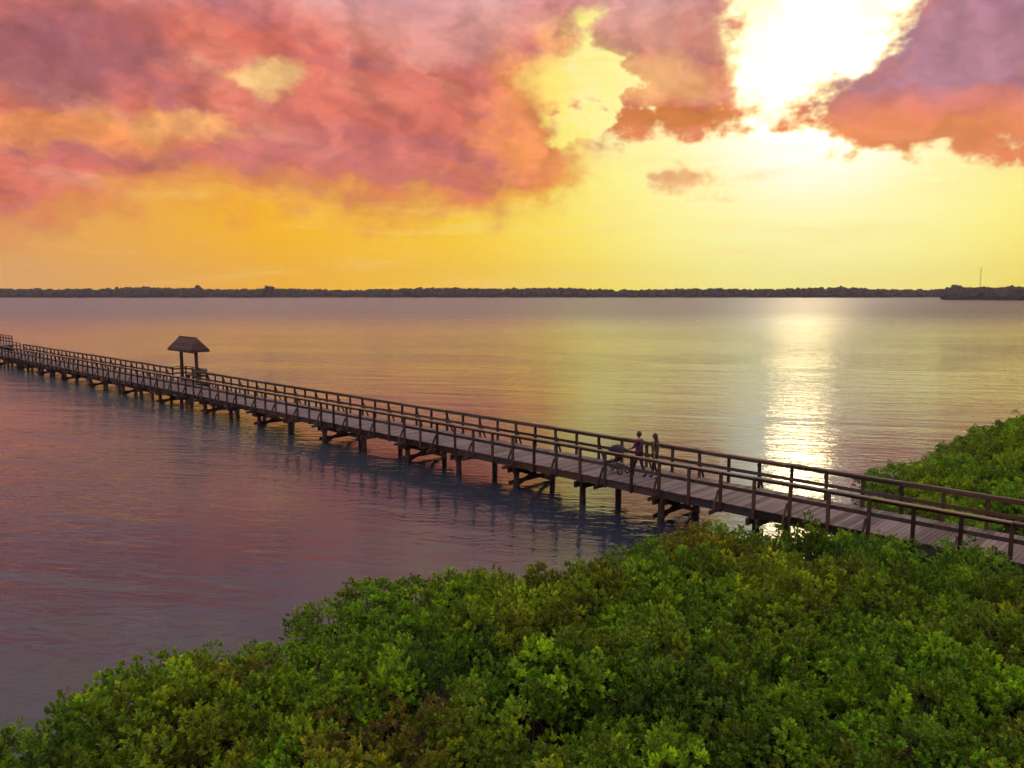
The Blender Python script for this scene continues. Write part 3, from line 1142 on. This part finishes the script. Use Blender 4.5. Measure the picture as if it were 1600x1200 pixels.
def build_stroller(loc, rz):
    root = empty('stroller', loc, rz)
    tag(root, 'black baby stroller with raised hood pushed along the pier deck', 'stroller')

    def part(name, bm, mat, smooth=False):
        return link(name, bm_mesh(bm, name, smooth), mat, root)

    for sy in (-0.24, 0.24):
        bm = bmesh.new()
        add_tube(bm, [(-0.62, sy, 1.05), (-0.50, sy, 0.98), (0.0, sy, 0.52), (0.38, sy, 0.16)], [0.014] * 4, 8)
        part('frame_tube', bm, 'stroller_metal', True)
        bm = bmesh.new()
        add_tube(bm, [(-0.30, sy, 0.14), (-0.12, sy, 0.42), (0.10, sy, 0.62)], [0.013] * 3, 8)
        part('frame_tube', bm, 'stroller_metal', True)
        for x, rr in ((0.40, 0.125), (-0.32, 0.15)):
            bm = bmesh.new()
            n = 20
            pts = [(x + (rr - 0.025) * math.cos(2 * math.pi * i / n), sy, rr + (rr - 0.025) * math.sin(2 * math.pi * i / n)) for i in range(n + 1)]
            add_tube(bm, pts, [0.025] * (n + 1), 7, False)
            wh = part('wheel', bm, 'rubber', True)
            bm = bmesh.new()
            for a in range(5):
                add_tube(bm, [(x, sy, rr), (x + (rr - .03) * math.cos(a * 1.2566), sy, rr + (rr - .03) * math.sin(a * 1.2566))], [0.012, 0.009], 6)
            link('spokes', bm_mesh(bm, 'spokes'), 'stroller_metal', wh)
    bm = bmesh.new()
    add_tube(bm, [(-0.62, -0.25, 1.05), (-0.62, 0.25, 1.05)], [0.018, 0.018], 8)
    part('handlebar', bm, 'rubber', True)
    bm = bmesh.new()   # seat shell
    prof = [(0.46, 0.42), (0.42, 0.34), (0.10, 0.40), (-0.06, 0.46), (-0.22, 0.88), (-0.17, 0.90), (0.0, 0.54), (0.12, 0.48), (0.42, 0.44)]
    a = [bm.verts.new((x, -0.21, z)) for x, z in prof]
    c = [bm.verts.new((x, 0.21, z)) for x, z in prof]
    for i in range(len(prof)):
        j = (i + 1) % len(prof)
        bm.faces.new((a[i], a[j], c[j], c[i]))
    bm.faces.new(a[::-1])
    bm.faces.new(c)
    part('seat', bm, 'stroller_fabric')
    bm = bmesh.new()   # hood: quarter shell with ribs
    rows = []
    for i in range(7):
        th = math.radians(165 - i * 22)
        rows.append([bm.verts.new((-0.02 + 0.34 * math.cos(th), y, 0.78 + 0.33 * math.sin(th) * (1 - 0.35 * (abs(y) / 0.22) ** 4))) for y in (-0.22, -0.19, -0.1, 0, 0.1, 0.19, 0.22)])
    for r0, r1 in zip(rows, rows[1:]):
        for q in range(6):
            bm.faces.new((r0[q], r0[q + 1], r1[q + 1], r1[q]))
    ctr = [bm.verts.new((-0.02, y, 0.76)) for y in (-0.22, 0.22)]
    for r0, r1 in zip(rows, rows[1:]):
        bm.faces.new((ctr[0], r0[0], r1[0]))
        bm.faces.new((ctr[1], r1[-1], r0[-1]))
    ho = part('hood', bm, 'stroller_fabric', True)
    so = ho.modifiers.new('thickness', 'SOLIDIFY')
    so.thickness = 0.012
    bm = bmesh.new()
    add_box(bm, (-0.05, 0, 0.27), (0.42, 0.36, 0.16), None, 0.03)
    part('basket', bm, 'stroller_fabric')
    bm = bmesh.new()
    add_tube(bm, [(-0.32, -0.26, 0.15), (-0.32, 0.26, 0.15)], [0.014, 0.014], 7)
    add_tube(bm, [(0.40, -0.26, 0.125), (0.40, 0.26, 0.125)], [0.014, 0.014], 7)
    part('axle', bm, 'stroller_metal')


build_stroller(P1 + DIR * 1.04, PIER_RZ)


# ------------------------------------------------------------------ far shore
def far_wood(name, label, pts, hmin, hmax, n, depth):
    """a distant wood along a shoreline that reads as one mass"""
    ico = bmesh.new()
    bmesh.ops.create_icosphere(ico, subdivisions=2, radius=1.0)
    iv = np.array([v.co[:] for v in ico.verts])
    itri = np.array([[v.index for v in f.verts] for f in ico.faces])
    ico.free()
    P = np.array([p[:2] for p in pts])
    seg = np.linalg.norm(np.diff(P, axis=0), axis=1)
    cum = np.concatenate([[0], np.cumsum(seg)])
    V, Fc = [], []
    off = 0
    ph = rng.uniform(0, 6.28, 6)
    for i in range(n):
        t = rng.uniform(0, cum[-1])
        j = min(np.searchsorted(cum, t) - 1, len(seg) - 1)
        j = max(j, 0)
        f = (t - cum[j]) / seg[j]
        q = P[j] * (1 - f) + P[j + 1] * f
        dd = q / np.linalg.norm(q)
        q = q + dd * rng.uniform(3, depth)
        big = 0.5 + 0.5 * math.sin(t / 90 + ph[0]) * math.sin(t / 37 + ph[1])
        h = hmin + (hmax - hmin) * np.clip(0.55 * big + rng.uniform(0, 0.45), 0, 1)
        r = rng.uniform(3.0, 6.5)
        jit = 1 + rng.normal(0, 0.16, len(iv))[:, None]
        v = iv * jit * np.array([r, r, h * 0.36]) + np.array([q[0], q[1], h * 0.64])
        V.append(v)
        Fc.append(itri + off)
        off += len(iv)
        # understorey down to the bank
        v = iv * (1 + rng.normal(0, 0.14, len(iv))[:, None]) * np.array([r * 1.2, r, h * 0.40]) + np.array([q[0] + rng.uniform(-4, 4), q[1] - 2, h * 0.32])
        V.append(v)
        Fc.append(itri + off)
        off += len(iv)
    me = bpy.data.meshes.new(name)
    me.from_pydata(np.concatenate(V).tolist(), [], np.concatenate(Fc).tolist())
    o = link(name, me, 'far_foliage')
    o['label'] = label
    o['category'] = 'woods'
    kind(o, 'stuff')


def shoreline(x_list, dist):
    out = []
    for x, D in zip(x_list, dist):
        d = pix_dir(x, Y_HOR)
        d = Vector((d.x / d.y, 1, 0))
        out.append(d * D)
    return out


far_pts = shoreline((-700, -200, 200, 600, 1000, 1400, 1700, 2200), (900, 930, 940, 965, 970, 965, 960, 900))
spit_pts = shoreline((1482, 1520, 1600, 1750, 2000), (735, 715, 690, 660, 640))


def far_bank(name, pts, depth):
    bm = bmesh.new()
    a, c, e = [], [], []
    for p in pts:
        d = p.normalized()
        a.append(bm.verts.new(p - d * 4 + Vector((0, 0, -0.5))))
        c.append(bm.verts.new(p + d * 2 + Vector((0, 0, 0.9))))
        e.append(bm.verts.new(p + d * depth + Vector((0, 0, 2.0))))
    for q in range(len(pts) - 1):
        bm.faces.new((a[q], a[q + 1], c[q + 1], c[q]))
        bm.faces.new((c[q], c[q + 1], e[q + 1], e[q]))
    kind(link(name, bm_mesh(bm, name), 'far_bank'), 'structure')


far_bank('far_shore_ground', far_pts, 160)
far_bank('far_shore_ground', spit_pts, 120)
far_wood('far_woods', 'low dark line of woods along the far shore', far_pts, 7.0, 12.6, 1500, 45)
far_wood('far_woods', 'darker nearer spit of woods at the right end of the far shore', spit_pts, 8.5, 11.8, 240, 30)


def far_tree(x, h, label):
    d = pix_dir(x, Y_HOR)
    p = Vector((d.x / d.y, 1, 0)) * 955
    root = empty('tree', p)
    tag(root, label, 'tree', None)
    bm = bmesh.new()
    add_tube(bm, [(0, 0, 0), (0.2, 0, h * .5), (0, 0, h * .85)], [0.5, 0.35, 0.12], 7)
    link('trunk', bm_mesh(bm, 'trunk'), 'bark', root)
    bm = bmesh.new()
    for _ in range(9):
        vs = bmesh.ops.create_icosphere(bm, subdivisions=2, radius=1.0)['verts']
        c = Vector((random.uniform(-4.5, 4.5), random.uniform(-2, 2), h * random.uniform(.55, .80)))
        r = random.uniform(1.4, 2.8)
        for v in vs:
            v.co = v.co * r * random.uniform(.75, 1.2) + c
    link('crown', bm_mesh(bm, 'crown'), 'far_foliage', root)


far_tree(227, 15.5, 'tall tree above the far woods, left of the shelter roof')
far_tree(309, 15.5, 'tall tree above the far woods, straight behind the shelter roof')
far_tree(421, 15.0, 'tall tree above the far woods, just right of the shelter roof')
far_tree(1497, 16.0, 'tall tree above the far woods, beside the thin mast')


def build_mast():
    d = pix_dir(1531, Y_HOR)
    p = Vector((d.x / d.y, 1, 0)) * 980
    root = empty('radio_mast', p)
    tag(root, 'thin radio mast rising above the far woods on the right', 'mast')
    H = 36
    leg = [(0.55 * math.cos(a), 0.55 * math.sin(a)) for a in (0.3, 2.4, 4.5)]
    for x, y in leg:
        bm = bmesh.new()
        add_tube(bm, [(x, y, 0), (x * .6, y * .6, H)], [0.11, 0.09], 6)
        link('leg', bm_mesh(bm, 'leg'), 'mast_steel', root)
    bm = bmesh.new()
    n = 24
    for i in range(n):
        z0, z1 = H * i / n, H * (i + 1) / n
        for q in range(3):
            a, c = leg[q], leg[(q + 1) % 3]
            k0, k1 = 1 - .4 * z0 / H, 1 - .4 * z1 / H
            add_tube(bm, [(a[0] * k0, a[1] * k0, z0), (c[0] * k1, c[1] * k1, z1)], [0.05, 0.05], 4, False)
    link('lattice', bm_mesh(bm, 'lattice'), 'mast_steel', root)


build_mast()


# ------------------------------------------------------------------ evening air
def build_haze():
    bm = bmesh.new()
    x, y0, y1, z0, z1 = 1340, -170, 1180, -3.0, 43.0
    add_box(bm, (0, (y0 + y1) / 2, (z0 + z1) / 2), (2 * x, y1 - y0, z1 - z0))
    m = bpy.data.materials.new('haze')
    m.use_nodes = True
    t = m.node_tree
    t.nodes.clear()
    out = t.nodes.new('ShaderNodeOutputMaterial')
    v = t.nodes.new('ShaderNodeVolumePrincipled')
    v.inputs['Color'].default_value = (0.86, 0.80, 0.90, 1)
    v.inputs['Density'].default_value = 0.00016
    v.inputs['Anisotropy'].default_value = 0.2
    t.links.new(v.outputs[0], out.inputs['Volume'])
    MATS['haze'] = m
    kind(link('haze', bm_mesh(bm, 'haze'), 'haze'), 'stuff')


build_haze()
